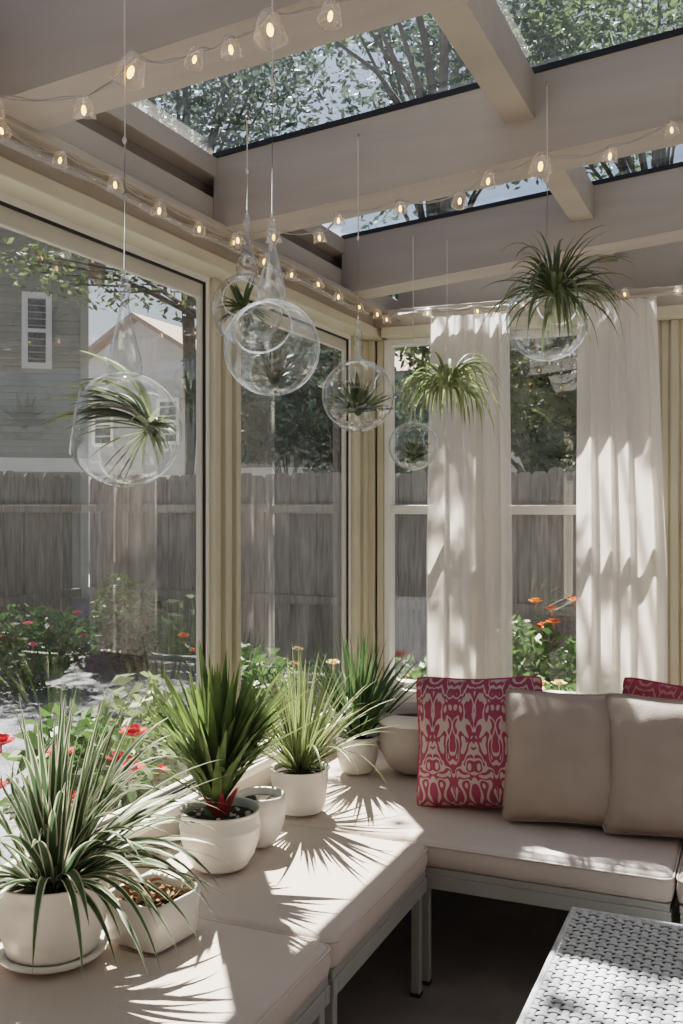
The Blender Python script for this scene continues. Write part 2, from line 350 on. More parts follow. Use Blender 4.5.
def window_x(name,label,x0,x1):
    w=setting(name,label,'window'); zs=1.474
    f=MB(); t=.028
    for a,c,d,e in ((x0,x0+t,SILL_B,HEAD),(x1-t,x1,SILL_B,HEAD),(x0+t,x1-t,HEAD-t,HEAD),(x0+t,x1-t,SILL_B,SILL_B+t)): f.box(a,c,YB+.002,YB+.07,d,e)
    f.build('window_frame',M['white_trim'],w,False,.003)
    r=MB(); r.box(x0+t,x1-t,YB+.012,YB+.06,zs-.02,zs+.02); r.build('sash_rail',M['white_trim'],w,False,.003)
    for z0,z1 in ((SILL_B+t,zs-.02),(zs+.02,HEAD-t)):
        p=MB(); p.quad((x0+t,YB+.04,z0),(x1-t,YB+.04,z0),(x1-t,YB+.04,z1),(x0+t,YB+.04,z1)); p.build('pane',M['pane'],w,False)
window_y('window_1','wide fixed left window facing the grey neighbour house',YF+.03,2.812)
window_y('window_2','narrower left window beside the room corner',3.0,4.03)
window_x('window_3','narrow sash window beside the room corner',-1.596,-1.20)
window_x('window_4','sash window between the two white curtains',-1.12,-.42)
window_x('window_5','sash window at the right edge of the photo',-.27,1.3)

# glass roof: rafters, purlins, panes and black gaskets
ce=setting('ceiling','sloping glass roof on beige rafters','ceiling')
RAF=[(-.45,-.29),(.60,.76),(1.65,1.82),(2.684,2.85),(3.715,3.87)]
for y0,y1 in RAF:
    b=MB(); xa,xb=-1.598,XR
    P=[(xa,y0,raf_b(xa)),(xb,y0,raf_b(xb)),(xb,y1,raf_b(xb)),(xa,y1,raf_b(xa)),(xa,y0,roof_z(xa)),(xb,y0,roof_z(xb)),(xb,y1,roof_z(xb)),(xa,y1,roof_z(xa))]
    for f in ((0,3,2,1),(4,5,6,7),(0,1,5,4),(1,2,6,5),(2,3,7,6),(3,0,4,7)): b.face([P[i] for i in f])
    b.build('rafter',M['rafter'],ce,False)
    b=MB()
    for ys in (y0-.007,):
        P=[(xa,ys,roof_z(xa)-.004),(xb,ys,roof_z(xb)-.004),(xb,y1+.007,roof_z(xb)-.004),(xa,y1+.007,roof_z(xa)-.004)]
        Q=[(x,y,z+.016) for x,y,z in P]
        b.face(P[::-1]); b.face(Q)
        for i in range(4): j=(i+1)%4; b.face([P[i],P[j],Q[j],Q[i]])
    b.build('gasket',M['black'],ce,False)
edges=[YF]+[y for p in RAF for y in p]+[YB+.2]
for i in range(0,len(edges),2):
    y0,y1=edges[i],edges[i+1]
    for xc in (-.617,.42,1.45):
        b=MB(); w=.042
        zt=lambda x: roof_z(x)-.005
        zb=lambda x: roof_z(x)-.125
        P=[(xc-w,y0,zb(xc)),(xc+w,y0,zb(xc)),(xc+w,y1,zb(xc)),(xc-w,y1,zb(xc)),(xc-w,y0,zt(xc-w)),(xc+w,y0,zt(xc+w)),(xc+w,y1,zt(xc+w)),(xc-w,y1,zt(xc-w))]
        for f in ((0,3,2,1),(4,5,6,7),(0,1,5,4),(1,2,6,5),(2,3,7,6),(3,0,4,7)): b.face([P[k] for k in f])
        b.build('purlin',M['purlin'],ce,False)
b=MB(); xa,xb=-1.62,XR+.12; y0,y1=YF-.12,YB+.27; zo=.018
b.quad((xa,y0,roof_z(xa)+zo),(xb,y0,roof_z(xb)+zo),(xb,y1,roof_z(xb)+zo),(xa,y1,roof_z(xa)+zo)); b.build('roof_pane',M['roofpane'],ce,False)
b=MB(); y1=.66
for zo in (.03,.07): b.quad((xa,y0,roof_z(xa)+zo),(xb,y0,roof_z(xb)+zo),(xb,y1,roof_z(xb)+zo),(xa,y1,roof_z(xa)+zo))
b.build('roof_light_block',M['rafter'],ce,False)  # unseen opaque cover added over the near bays to cut roof light

# ------------------------------------------------------------------ bench
def cushion_mesh(x0,x1,y0,y1,z0,z1,r=.03,n=14,crown=.010):
    mb=MB(); 
    def prof(x,y):
        return crown*(1-(abs((x-(x0+x1)/2)/((x1-x0)/2)))**4)*(1-(abs((y-(y0+y1)/2)/((y1-y0)/2)))**4)
    def ring(inset,z): 
        pts=[]; rr=max(r-inset,.004)*1.0
        X0,X1,Y0,Y1=x0+inset,x1-inset,y0+inset,y1-inset
        for cx,cy,a0 in ((X1-rr,Y1-rr,0),(X0+rr,Y1-rr,90),(X0+rr,Y0+rr,180),(X1-rr,Y0+rr,270)):
            for k in range(5):
                a=math.radians(a0+k*22.5); pts.append((cx+rr*math.cos(a),cy+rr*math.sin(a),z))
        return pts
    rings=[ring(.012,z0),ring(.003,z0+.006)]
    rings+= [ring(0,z0+.02),ring(-.004,(z0+z1)/2),ring(0,z1-r*.8)]
    for k in range(1,5):
        a=k/4*PI/2; rings.append(ring(r*.8*(1-math.cos(a)), z1-r*.8+r*.8*math.sin(a)))
    m=len(rings[0]); n0=0
    for R_ in rings: mb.v+=R_
    for j in range(len(rings)-1):
        for i in range(m):
            a=j*m+i; bb=j*m+(i+1)%m; mb.f.append((a,bb,bb+m,a+m)); mb.uv.append(None)
    mb.f.append(tuple(reversed(range(m)))); mb.uv.append(None)
    mb.f.append(tuple((len(rings)-1)*m+i for i in range(m))); mb.uv.append(None)
    # piped seam
    for inset,z in ((.004,z1-.012),):
        R_=ring(inset-.004,z); mb.tube(R_+[R_[0]],.0035,6,False)
    return mb
def bench(label,x0,x1,y0,y1,legs,ze=.455,group='bench sections'):
    t=thing('bench_section',label,'bench',(0,0,0),0,group)
    cushion_mesh(x0+.003,x1-.003,y0+.003,y1-.003,.375,ze).build('seat_cushion',M['cushion'],t)
    f=MB(); f.box(x0+.01,x1-.012,y0+.01,y1-.01,.352,.374)
    for a,c,d,e in ((x0+.012,x1-.008,y0+.008,y0+.036),(x0+.012,x1-.008,y1-.036,y1-.008),(x0+.012,x0+.04,y0+.036,y1-.036),(x1-.036,x1-.008,y0+.036,y1-.036)):
        f.box(a,c,d,e,.309,.352)
    f.build('seat_frame',M['frame'],t,False,.003)
    for lx,ly in legs:
        l=MB(); l.box(lx-.014,lx+.014,ly-.014,ly+.014,.004,.31); lo=l.build('leg',M['frame'],t,False,.003)
        c=MB(); c.box(lx-.016,lx+.016,ly-.016,ly+.016,0,.012); c.build('foot_cap',M['black'],lo,False)
    return t
XB0=XW+.015; XF=-.937
bench('near taupe bench section under the variegated plant, lowest in the photo',XB0,XF,1.20,2.136,[(XF-.03,2.10),(XF-.03,1.24),(XB0+.05,1.24),(XB0+.05,2.10)])
bench('middle taupe bench section along the left windows carrying leaf shadows',XB0,XF,2.140,2.868,[(XF-.03,2.175),(XF-.03,2.825),(XB0+.05,2.175),(XB0+.05,2.825)])
bt=bench('long taupe bench section along the back wall under the pillows',XB0,-.225,2.872,4.09,[(-.965,2.91),(-.26,2.91),(-.26,4.05),(XB0+.05,4.05)])
bench('taupe bench section cut off by the right edge behind the table',-.221,.75,2.872,4.09,[(-.185,2.91),(.71,2.91),(.71,4.05),(-.185,4.05)])
k=MB(); k.box(-1.0,-.24,3.44,3.47,.46,.74); k.build('back_rail',M['frame'],bt,False,.004)

# ------------------------------------------------------------------ pillows
def pillow(name,label,size,thick,loc,rz,lean,mat,pipe,roll=0,cat='pillow'):
    t=thing(name,label,cat,loc,rz,'throw pillows on the back bench')
    t.rotation_euler=(-lean,roll,rz)
    H=size/2
    def shape(u,v,s):
        a=2*u-1; c=2*v-1
        pin=1-.075*(1-abs(c)**1.8)-.05*(abs(a*c))**6; pin2=1-.075*(1-abs(a)**1.8)-.05*(abs(a*c))**6
        x=a*H*pin if True else 0
        z=c*H*pin2
        e=max(0,(1-abs(a)**2.6))*max(0,(1-abs(c)**2.6))
        th=thick*.5*e**.45
        wr=(.004*math.sin(9*a+3*c)+.003*math.sin(14*c-5*a)+.004*math.sin(22*(a*c)+6*a)*abs(a*c)**.6)*e**.6
        sag=.012*(1-(c+1)/2)*e
        return (x, s*(th+sag)+wr, z+H)
    m=MB(); N=26
    m.grid(lambda u,v:shape(u,v,-1),N,N); m.grid(lambda u,v:shape(1-u,v,1),N,N)
    m.build('cover',mat,t)
    p=MB(); pts=[]
    for i in range(N): pts.append(shape(i/N,0,0))
    for i in range(N): pts.append(shape(1,i/N,0))
    for i in range(N): pts.append(shape(1-i/N,1,0))
    for i in range(N+1): pts.append(shape(0,1-i/N,0))
    p.tube(pts,.0042,6,False); p.build('piping',pipe,t)
    return t
SEAT=.467
R=math.radians
pillow('throw_pillow','pink and cream damask throw pillow, leftmost on the back bench',.455,.18,(-.876,3.225,SEAT-.008),R(5),R(13),M['damask'],M['pinkpipe'],R(-3.5))
pillow('throw_pillow','plain taupe throw pillow between the pink pillow and the right pillow',.435,.20,(-.568,3.170,SEAT-.006),R(9),R(15),M['pillow'],M['pillow'])
pillow('throw_pillow','plain taupe throw pillow cut off by the right edge, in front of a pink one',.445,.20,(-.242,3.160,SEAT-.006),R(5),R(15),M['pillow'],M['pillow'])
pillow('throw_pillow','coral pink patterned pillow peeking out behind the rightmost taupe pillow',.45,.12,(-.235,3.33,SEAT),R(-2),R(10),M['damask2'],M['pinkpipe'],R(3))

# ------------------------------------------------------------------ curtains
def curtain(label,x0t,x1t,x0b,x1b,zt,zb,n,seed):
    rnd=random.Random(seed); ph=[rnd.uniform(0,6.28) for _ in range(6)]
    m=MB()
    def fn(u,v):
        a=x0t+(x0b-x0t)*min(1,v*1.6); c=x1t+(x1b-x1t)*min(1,v*1.6)
        uu=u+.010*math.sin(11*u+ph[0])*(1+v)
        x=a+(c-a)*uu
        amp=.010+.020*min(1,v*2)+.006*math.sin(9*u+ph[5])
        y=YB-.135+amp*math.sin(2*PI*n*u+ph[1]+.5*math.sin(5*u+ph[2]))+.008*math.sin(2*PI*n*2.1*u+ph[3])*(1-v)+.006*math.sin(3*v+ph[4]+8*u)
        return (x,y,zt+(zb-zt)*v)
    m.grid(fn,140,30)
    o=m.build('curtain',M['curtain']); tag(o,label,'curtain','white sheer curtains')
    o.pop('group') if False else None
    return o
curtain('sheer white curtain left of the middle pane, nearest the corner',-1.325,-.975,-1.345,-.962,2.315,.50,4.3,3)
curtain('sheer white curtain on the right, above the taupe pillows',-.690,-.385,-.692,-.345,2.325,.50,4.1,5)
rod=thing('curtain_rod','thin white curtain rod below the back ledge','curtain rod',(0,0,0))
m=MB(); m.tube([(-1.55,YB-.135,2.335),(1.2,YB-.135,2.335)],.007,10); m.build('rod',M['paint'],rod)
for x in (-1.5,-.83,.3):
    m=MB(); m.box(x-.008,x+.008,YB-.145,YB-.055,2.325,2.345); m.build('bracket',M['paint'],rod,False)

# ------------------------------------------------------------------ woven table
T=thing('wicker_table','white woven wicker coffee table at the lower right','table',(-.46,1.50,0))
TW,TD,TH=.72,1.135,.42; pit=.0222; sw=.0149
m=MB()
nx=int(TW/pit); ny=int(TD/pit)
for i in range(nx):
    x=(i+.5)*TW/nx; pts=[]
    def fn(u,v,x=x,i=i):
        y=v*TD; ph=y/(TD/ny)*PI + (0 if i%2 else PI)
        return (x+(u-.5)*sw, y, TH+.0028*math.sin(ph-PI*.0)-.0018*(2*u-1)**2)
    m.grid(fn,2,ny*4,False,False)
for j in range(ny):
    y=(j+.5)*TD/ny
    def fn(u,v,y=y,j=j):
        x=u*TW; ph=x/(TW/nx)*PI + (PI if j%2 else 0)
        return (x, y+(v-.5)*sw, TH+.0028*math.sin(ph)*(1)-.0018*(2*v-1)**2)
    m.grid(fn,nx*4,2,False,False)
m.build('woven_top',M['wicker'],T)
m=MB()
m.box(.01,TW-.01,.01,TD-.01,TH-.03,TH-.012); m.build('weave_shade_sheet',M['wicker_in'],T,False)  # dark sheet stands in for the shade behind the weave gaps
m=MB(); 
m.tube([(0,0,TH-.006),(TW,0,TH-.006),(TW,TD,TH-.006),(0,TD,TH-.006),(0,0,TH-.006)],.011,8); m.build('edge_band',M['wicker'],T)
m=MB()
for (xa,ya,xb,yb) in ((0,0,TW,0),(TW,0,TW,TD),(TW,TD,0,TD),(0,TD,0,0)):
    L_=math.hypot(xb-xa,yb-ya); n=int(L_/pit); dx,dy=(xb-xa)/L_,(yb-ya)/L_; ox,oy=dy,-dx
    for k in range(7):
        z=TH-.03-k*.024
        def fn(u,v,z=z,k=k): 
            s_=u*L_; o_=.0025*math.sin(u*n*PI+(k%2)*PI)
            return (xa+dx*s_+ox*o_, ya+dy*s_+oy*o_, z-.019*v)
        m.grid(fn,n*3,1,False,False)
    for q in range(n):
        s_=(q+.5)*L_/n
        def fn(u,v,s_=s_,q=q):
            o_=.0025*math.cos(v*7*PI+(q%2)*PI)
            return (xa+dx*(s_+(u-.5)*.018)+ox*o_, ya+dy*(s_+(u-.5)*.018)+oy*o_, TH-.02-.17*v)
        m.grid(fn,1,28,False,False)
m.build('woven_apron',M['wicker'],T)
for lx,ly in ((.025,.025),(TW-.025,.025),(.025,TD-.025),(TW-.025,TD-.025)):
    m=MB(); m.box(lx-.02,lx+.02,ly-.02,ly+.02,0,TH-.035); m.build('leg',M['wicker'],T,False,.004)

# ------------------------------------------------------------------ potted plants
def pot_profile(rt,rb,h,belly=0,n=14,lip=.008):
    pr=[(0.001,0.0),(rb*.9,0.0),(rb,.006)]
    for i in range(1,n+1):
        t=i/n; r=rb+(rt-rb)*t+belly*math.sin(PI*min(1,t*1.05))
        pr.append((r,.006+(h-.006)*t))
    pr+= [(rt+lip*.5,h+.003),(rt+lip*.2,h+.006),(rt-.006,h+.003),(rt-.010,h-.02),(rt-.014,h-.05)]
    return pr
def ripples(pr,zs,amp=.0022):
    return [(r+sum(amp*math.exp(-((h-z)/.006)**2) for z in zs) if r>.05 else r,h) for r,h in pr]
def xlim(loc): return (XW+.045)-loc[0]

# front: variegated spider plant in white pot
P1=(-1.50,1.80,.466)
SC1=1.07
t=thing('potted_spider_plant','variegated white-edged spider plant in a white pot, nearest the camera','potted plant',P1)
m=MB(); m.lathe([(0.001,0),(.098,0),(.112,.008),(.116,.018),(.110,.020),(.09,.012),(.001,.012)],44); m.build('saucer',M['ceramic'],t)
pr=ripples(pot_profile(.118,.098,.155,.006,18),(.05,.06,.105,.12)); m=MB(); m.lathe([(r,h+.012) for r,h in pr],48); m.build('pot',M['ceramic'],t)
m=MB(); m.lathe([(.001,.145),(.05,.147),(.108,.14)],30); m.build('soil',M['soil'],t)
rnd=random.Random(11); m=MB(); xm=xlim(P1)
for i in range(135):
    a=rnd.uniform(0,2*PI); k=rnd.random()
    if rnd.random()<.45: a=rnd.gauss(.1,.6)
    el=R(rnd.uniform(18,84)) if k<.8 else R(rnd.uniform(60,88))
    rad=rnd.uniform(.0,.05); L_=rnd.uniform(.28,.46)
    d=(math.cos(a)*math.cos(el),math.sin(a)*math.cos(el),math.sin(el))
    dr=rnd.uniform(.7,2.4) if el<1.2 else rnd.uniform(.5,1.6)
    m.leaf((rad*math.cos(a),rad*math.sin(a),.145),d,L_,rnd.uniform(.015,.025),dr,12,.3,rnd.uniform(-.4,.4),xmin=xm)
for a,el,L_,dr in ((-1.0,40,.34,3.4),(-.7,35,.36,3.2),(-1.5,35,.30,3.4),(-.35,30,.42,2.4),(-2.0,30,.28,3.0),(-.1,26,.42,2.0)):
    el=R(el); m.leaf((.03*math.cos(a),.03*math.sin(a),.15),(math.cos(a)*math.cos(el),math.sin(a)*math.cos(el),math.sin(el)),L_,.018,dr,12,.3,.1,xmin=xm)
m.build('foliage',M['spider'],t); t.scale=(SC1,SC1,SC1)

# square dish with dried bark
P1b=(-1.345,1.975,.465)
t=thing('square_planter','low square white planter with dried bark beside the front pot','planter',P1b,R(-8))
m=MB(); s0,s1,h=.080,.090,.105
def sq(u,v):
    prof=[(s0,0),(s0+.004,.004),(s1,h),(s1-.003,h+.003),(s1-.009,h),(s1-.012,h-.03)]
    k=min(int(round(v*5)),5); s_,z=prof[k]; a=2*PI*u+PI/4
    p=(abs(math.cos(a))**7+abs(math.sin(a))**7)**(-1/7)
    return (s_*p*math.cos(a),s_*p*math.sin(a),z)
m.grid(sq,64,5,True,False); m.face([(s0*c*.98,s0*d*.98,0.001) for c,d in ((-1,-1),(-1,1),(1,1),(1,-1))]); m.build('planter_body',M['ceramic'],t)
m=MB(); m.box(-.072,.072,-.072,.072,.06,.078); m.build('soil',M['soil'],t,False)
m=MB()
for i in range(46):
    x,y=random.uniform(-.06,.06),random.uniform(-.06,.06); a=random.uniform(0,6.28)
    m.leaf((x,y,.078+random.uniform(0,.025)),(math.cos(a),math.sin(a),random.uniform(.1,.9)),random.uniform(.03,.06),random.uniform(.012,.024),1.5,4,.5,random.uniform(-.8,.8),xmin=None)
m.build('bark',M['bark'],t)

# broad strap plant with red bract
P2=(-1.425,2.43,.466)
t=thing('potted_strap_plant','tall broad-leaved green plant with red base in a round white pot','potted plant',P2)
pr=ripples(pot_profile(.112,.080,.158,.016,34),(.035,.115),.0025); m=MB(); m.lathe(pr,48); m.build('pot',M['ceramic'],t)
m=MB(); m.lathe([(.001,.145),(.05,.146),(.103,.138)],30); m.build('soil',M['soil'],t)
m=MB(); 
for i in range(22):
    a=random.uniform(0,6.28); r=random.uniform(.03,.09); m.blob((r*math.cos(a),r*math.sin(a),.147),(random.uniform(.004,.009),random.uniform(.004,.009),.005),6,4)
m.build('bark_chips',M['pebble'],t,kind='stuff')
rnd=random.Random(5); m=MB(); xm=xlim(P2)
m.tube([(-.015,0,.13),(-.012,.0,.17),(-.01,0,.22)],[.035,.03,.02],12)
for i in range(175):
    a=rnd.uniform(0,2*PI); el=R(min(88,max(28,rnd.gauss(60,15)))); k=rnd.random()
    base=(-.012+.024*math.cos(a),.024*math.sin(a),.17+.12*k)
    L_=rnd.uniform(.22,.38)
    m.leaf(base,(math.cos(a)*math.cos(el),math.sin(a)*math.cos(el),math.sin(el)),L_,rnd.uniform(.022,.036),rnd.uniform(0.1,.7),8,.25,rnd.uniform(-.3,.3),xmin=xm)
m.build('foliage',M['strap'],t)
m=MB()
for i in range(14):
    a=rnd.uniform(-2.2,.9); m.leaf((.022*math.cos(a),.022*math.sin(a)-.005,.14),(math.cos(a)*.35,math.sin(a)*.35,1),rnd.uniform(.06,.115),rnd.uniform(.016,.028),rnd.uniform(0,.8),6,.4,rnd.uniform(-.5,.5))
m.build('red_bract',M['redbract'],t)['label']='red bracts at the plant base'

# leaning white vessel behind it
P2b=(-1.400,2.628,.466)
t=thing('round_pot','smaller round white pot standing behind the right side of the strap plant pot','pot',P2b)
m=MB(); m.lathe([(0.001,.0),(.040,.0),(.044,.006),(.058,.03),(.072,.065),(.078,.10),(.077,.135),(.075,.150),(.072,.154),(.067,.150),(.064,.12)],40); m.build('pot',M['ceramic'],t)
m=MB(); m.lathe([(.001,.135),(.03,.137),(.066,.13)],24); m.build('soil',M['soil'],t)

# ribbon plant in cylinder pot
P3=(-1.435,2.975,.466)
t=thing('potted_ribbon_plant','arching pale-striped plant in a straight white pot, third along the windows','potted plant',P3)
pr=ripples(pot_profile(.098,.082,.140,.002,18),(.03,.10),.002); m=MB(); m.lathe(pr,44); m.build('pot',M['ceramic'],t)
m=MB(); m.lathe([(.001,.132),(.05,.133),(.089,.126)],30); m.build('soil',M['soil'],t)
rnd=random.Random(21); m=MB(); xm=xlim(P3)
for i in range(110):
    a=rnd.uniform(0,2*PI); el=R(rnd.uniform(28,86)); L_=rnd.uniform(.28,.45)
    m.leaf((.035*math.cos(a)*rnd.random(),.035*math.sin(a)*rnd.random(),.13),(math.cos(a)*math.cos(el),math.sin(a)*math.cos(el),math.sin(el)),L_,rnd.uniform(.009,.016),rnd.uniform(.3,1.5) if el<1.25 else rnd.uniform(0,.5),10,.35,rnd.uniform(-.4,.4),xmin=xm)
for a,el,L_,dr in ((-.6,45,.44,2.2),(-.3,38,.46,2.4),(-.9,50,.40,2.6)):
    el=R(el); m.leaf((0,0,.135),(math.cos(a)*math.cos(el),math.sin(a)*math.cos(el),math.sin(el)),L_,.011,dr,12,.3,.1)
m.build('foliage',M['ribbon_plant'],t)

# deep green plant behind
P4=(-1.44,3.50,.466)
t=thing('potted_grass_plant','dark green grassy plant in a pale pot at the corner','potted plant',P4)
pr=pot_profile(.085,.066,.135,.004,12); m=MB(); m.lathe(pr,40); m.build('pot',M['ceramic'],t)
m=MB(); m.lathe([(.001,.125),(.077,.12)],26); m.build('soil',M['soil'],t)
rnd=random.Random(33); m=MB(); xm=xlim(P4)
for i in range(115):
    a=rnd.uniform(0,2*PI); el=R(rnd.uniform(35,86)); L_=rnd.uniform(.28,.46)
    m.leaf((.03*math.cos(a)*rnd.random(),.03*math.sin(a)*rnd.random(),.12),(math.cos(a)*math.cos(el),math.sin(a)*math.cos(el),math.sin(el)),L_,rnd.uniform(.012,.02),rnd.uniform(.1,.9),9,.3,rnd.uniform(-.4,.4),xmin=xm)
m.build('foliage',M['deep'],t)

# large round bowl
t=thing('ceramic_bowl','large round grey and white ceramic bowl left of the pink pillow','bowl',(-1.235,3.60,.466))
m=MB(); m.lathe([(.001,0),(.075,0),(.095,.01),(.13,.05),(.148,.10),(.150,.15),(.147,.19)],48); m.build('bowl_body',M['ceramic_grey'],t)
m=MB(); m.lathe([(.147,.19),(.152,.197),(.148,.215),(.138,.235),(.132,.235),(.136,.21),(.135,.19)],48); m.build('rim',M['ceramic'],t)

# ------------------------------------------------------------------ hanging globes
def frame_to(d):
    d=Vector(d).normalized(); return d.to_track_quat('Z','Y').to_matrix()
def globe(label,c,r,hook,neck='long',opening=(0.2,-1,.1),hole=32,group=None):
    t=thing('hanging_globe',label,'glass globe',c,0,'hanging glass globes')
    m=MB(); Q=frame_to(opening); prof=[]; a0=R(hole); N=26
    for i in range(N+1):
        a=a0+(PI-a0)*i/N; prof.append((max(r*math.sin(a),.0002),r*math.cos(a)))
    m.lathe(prof,48,M=Q)
    rr=r*math.sin(a0); zz=r*math.cos(a0)
    ring=[Q@Vector((rr*math.cos(2*PI*k/40),rr*math.sin(2*PI*k/40),zz)) for k in range(41)]
    m.build('globe_shell',M['globe'],t)
    m=MB(); m.tube(ring,r*.02,8,False); m.build('rim',M['rimglass'],t)
    if neck=='long': pr=[(.30,.955),(.285,1.0),(.31,1.08),(.29,1.25),(.23,1.48),(.16,1.75),(.105,2.0),(.07,2.2),(.065,2.3),(.10,2.36),(.115,2.43),(.10,2.5),(.055,2.55),(.075,2.60),(.06,2.66),(.01,2.70)]
    elif neck=='mid': pr=[(.20,.98),(.17,1.03),(.13,1.12),(.09,1.25),(.06,1.36),(.11,1.42),(.12,1.50),(.06,1.57),(.05,1.62),(.10,1.68),(.10,1.76),(.05,1.83),(.04,1.95),(.075,2.0),(.07,2.07),(.01,2.13)]
    else: pr=[(.16,.985),(.12,1.03),(.08,1.10),(.06,1.16),(.15,1.22),(.19,1.32),(.15,1.42),(.05,1.48),(.01,1.5)]
    m=MB(); m.lathe([(a*r,h*r) for a,h in pr],24); m.build('neck',M['neckglass'],t)
    top=pr[-1][1]*r
    hz=hook-c[2]; kz_=top+(hz-top)*.45
    m=MB(); m.tube([(0,0,top-.004),(0.001,0,(top+hz)*.5),(0,0,hz)],.0016,6); m.blob((0,0,kz_),(.0045,.0045,.008),8,5)
    kz=top+ (hz-top)*.35
    m.blob((0,0,top+.004),(.003,.003,.006),8,5)
    m.build('cord',M['cord'],t)
    m=MB(); m.tube([(0,.0,hz-.004),(0,-.006,hz-.002),(0,-.008,hz+.006),(0,-.002,hz+.011),(0,.012,hz+.011)],.002,7); m.build('hook',M['hook'],t)
    return t
def tuft(name,label,c,n,Lr,wr,elr,dr,mat,seed,az=None,group=None,off=(0,0,0),curl=None,cat='air plant',seg=10):
    t=thing(name,label,cat,c,0,'air plants in and around the globes'); rnd=random.Random(seed); m=MB()
    for i in range(n):
        a=rnd.uniform(*az) if az else rnd.uniform(0,2*PI)
        el=R(rnd.uniform(*elr)); 
        m.leaf((.008*math.cos(a),.008*math.sin(a),0),(math.cos(a)*math.cos(el),math.sin(a)*math.cos(el),math.sin(el)),rnd.uniform(*Lr),rnd.uniform(*wr),rnd.uniform(*dr),seg,.45,rnd.uniform(-.3,.3),curl=curl)
    m.blob((0,0,.002),(.012,.012,.012),10,6)
    m.build('leaves',mat,t)
    return t
# camera-right and camera-forward on the floor plane, used only to aim leaves in the room
CR=Vector((math.cos(R(23.3)),math.sin(R(23.3)),0)); CF=Vector((-math.sin(R(23.3)),math.cos(R(23.3)),0))
def px(x,y,Y):   # room point at wall-distance Y seen under a given picture direction
    d=CF*975+CR*(x-341.5)+Vector((0,0,504-y)); return d*(Y/d.y)+Vector((0,0,1.5))
A=px(124.5,430,1.625); B_=px(272,348,1.625); C_=px(247,310,2.46); D_=px(358,396,2.655); E_=px(413,446,3.69); G_=px(547,320,2.655); F_=px(447,389,3.66)
def rad(p,pxr): return pxr/975*(p.dot(CF))
globe('large hanging glass globe at far left with curling air plant',A,rad(A,57.5),2.56,'long',(-.75,-.55,.15),34)
globe('hanging glass globe with a small dark plant, in front of the globe near the post',B_,rad(B_,48),2.60,'long',(.2,-.89,.36),36)
globe('hanging glass globe partly hidden behind another, beside the window post',C_,rad(C_,36),2.60,'long',(.3,-1,.2),30)
globe('hanging glass globe with a green rosette, in front of the room corner',D_,rad(D_,36),2.577,'mid',(.6,.8,.25),28)
globe('small hanging glass globe beside the left curtain',E_,rad(E_,24.5),2.575,'mid',(.6,.8,.25),28)
globe('hanging glass globe at right topped by a spiky air plant',G_,rad(G_,41),2.64,'bead',(.1,.75,.5),30)

# air plant of globe A: arcs sweeping to the left
ra=rad(A,57.5)
t=thing('air_plant','long curling silvery air plant spilling from the large left globe','air plant',A+CR*ra*.42-CF*ra*.05,0,'air plants in and around the globes')
m=MB(); rnd=random.Random(4); UP=Vector((0,0,1))
for i in range(34):
    a=R(rnd.uniform(84,152)); 
    d=CR*math.cos(a)+UP*math.sin(a)+CF*rnd.uniform(-.3,.3)
    m.leaf((0,0,0),d,ra*rnd.uniform(1.3,2.2),rnd.uniform(.013,.020),rnd.uniform(.6,2.0),16,.5,rnd.uniform(-.3,.3),curl=-CR*rnd.uniform(1.4,3.0))
for a,L_,dr in ((215,1.1,.6),(240,1.32,.1),(247,1.36,.0),(262,.7,.2),(290,.8,.5),(195,1.2,.8),(320,.5,1.5),(345,.55,2),(15,.7,3),(228,1.5,.4),(40,.7,2.5),(175,1.4,.8),(165,1.6,1.0),(30,.6,2)):
    a=R(a); d=CR*math.cos(a)+UP*math.sin(a)-CF*.15
    m.leaf((0,0,0),d,ra*L_,.012,dr,12,.5,0)
for i in range(22):
    a=R(rnd.uniform(-60,120)); d=CR*math.cos(a)+UP*math.sin(a)-CF*rnd.uniform(.2,1.2)
    m.leaf((0,0,0),d,ra*rnd.uniform(.4,.75),rnd.uniform(.010,.015),rnd.uniform(.5,2.2),9,.5,rnd.uniform(-.3,.3))
m.blob((0,0,0),.009,10,6); m.build('leaves',M['airleaf'],t)
rb=rad(B_,48)
tuft('air_plant','small dark air plant lying in the front centre globe',B_+Vector((0,0,-rb*.66))+CR*.004,52,(.04,.07),(.009,.014),(-5,75),(0,.6),M['darkleaf'],8,seg=6)
rc=rad(C_,36)
tuft('air_plant','green air plant inside the half-hidden globe by the post',C_+Vector((0,0,rc*.05))-CR*rc*.1,44,(.06,.10),(.009,.015),(-50,80),(.2,1.2),M['rosette'],9,seg=8)
rd=rad(D_,36)
tuft('air_plant','green rosette plant on pale pebbles in the corner globe',D_+Vector((0,0,-rd*.46)),66,(.075,.125),(.017,.025),(0,80),(-.2,.5),M['rosette'],10,seg=8)
re_=rad(E_,24.5)
tuft('air_plant','small grey green rosette in the small globe beside the left curtain',E_+Vector((0,0,-re_*.52)),52,(.055,.095),(.015,.022),(0,75),(-.2,.4),M['rosette'],12,seg=7)
for p,r_,lab in ((D_,rd,'pale pebbles lying in the bottom of the corner globe'),(E_,re_,'pale pebbles in the small globe beside the curtain')):
    m=MB(); rnd=random.Random(2)
    for i in range(110):
        a=rnd.uniform(0,6.28); q=r_*.62*math.sqrt(rnd.random()); z=-r_*.93+ (r_-math.sqrt(r_*r_-q*q))+rnd.uniform(.0,.20)*r_*(1-q/r_)
        m.blob((p.x+q*math.cos(a),p.y+q*math.sin(a),p.z+z),(rnd.uniform(.004,.007),rnd.uniform(.004,.007),.004),6,4)
    tag(m.build('pebbles',M['pebble']),lab,'pebbles',kind='stuff')
rg=rad(G_,41)
t=tuft('air_plant','big spiky green air plant draped over the right globe',G_+Vector((0,0,rg*.42))-CF*(rg*.86),125,(.13,.25),(.008,.013),(-20,82),(1.4,4.2),M['airleaf2'],14)
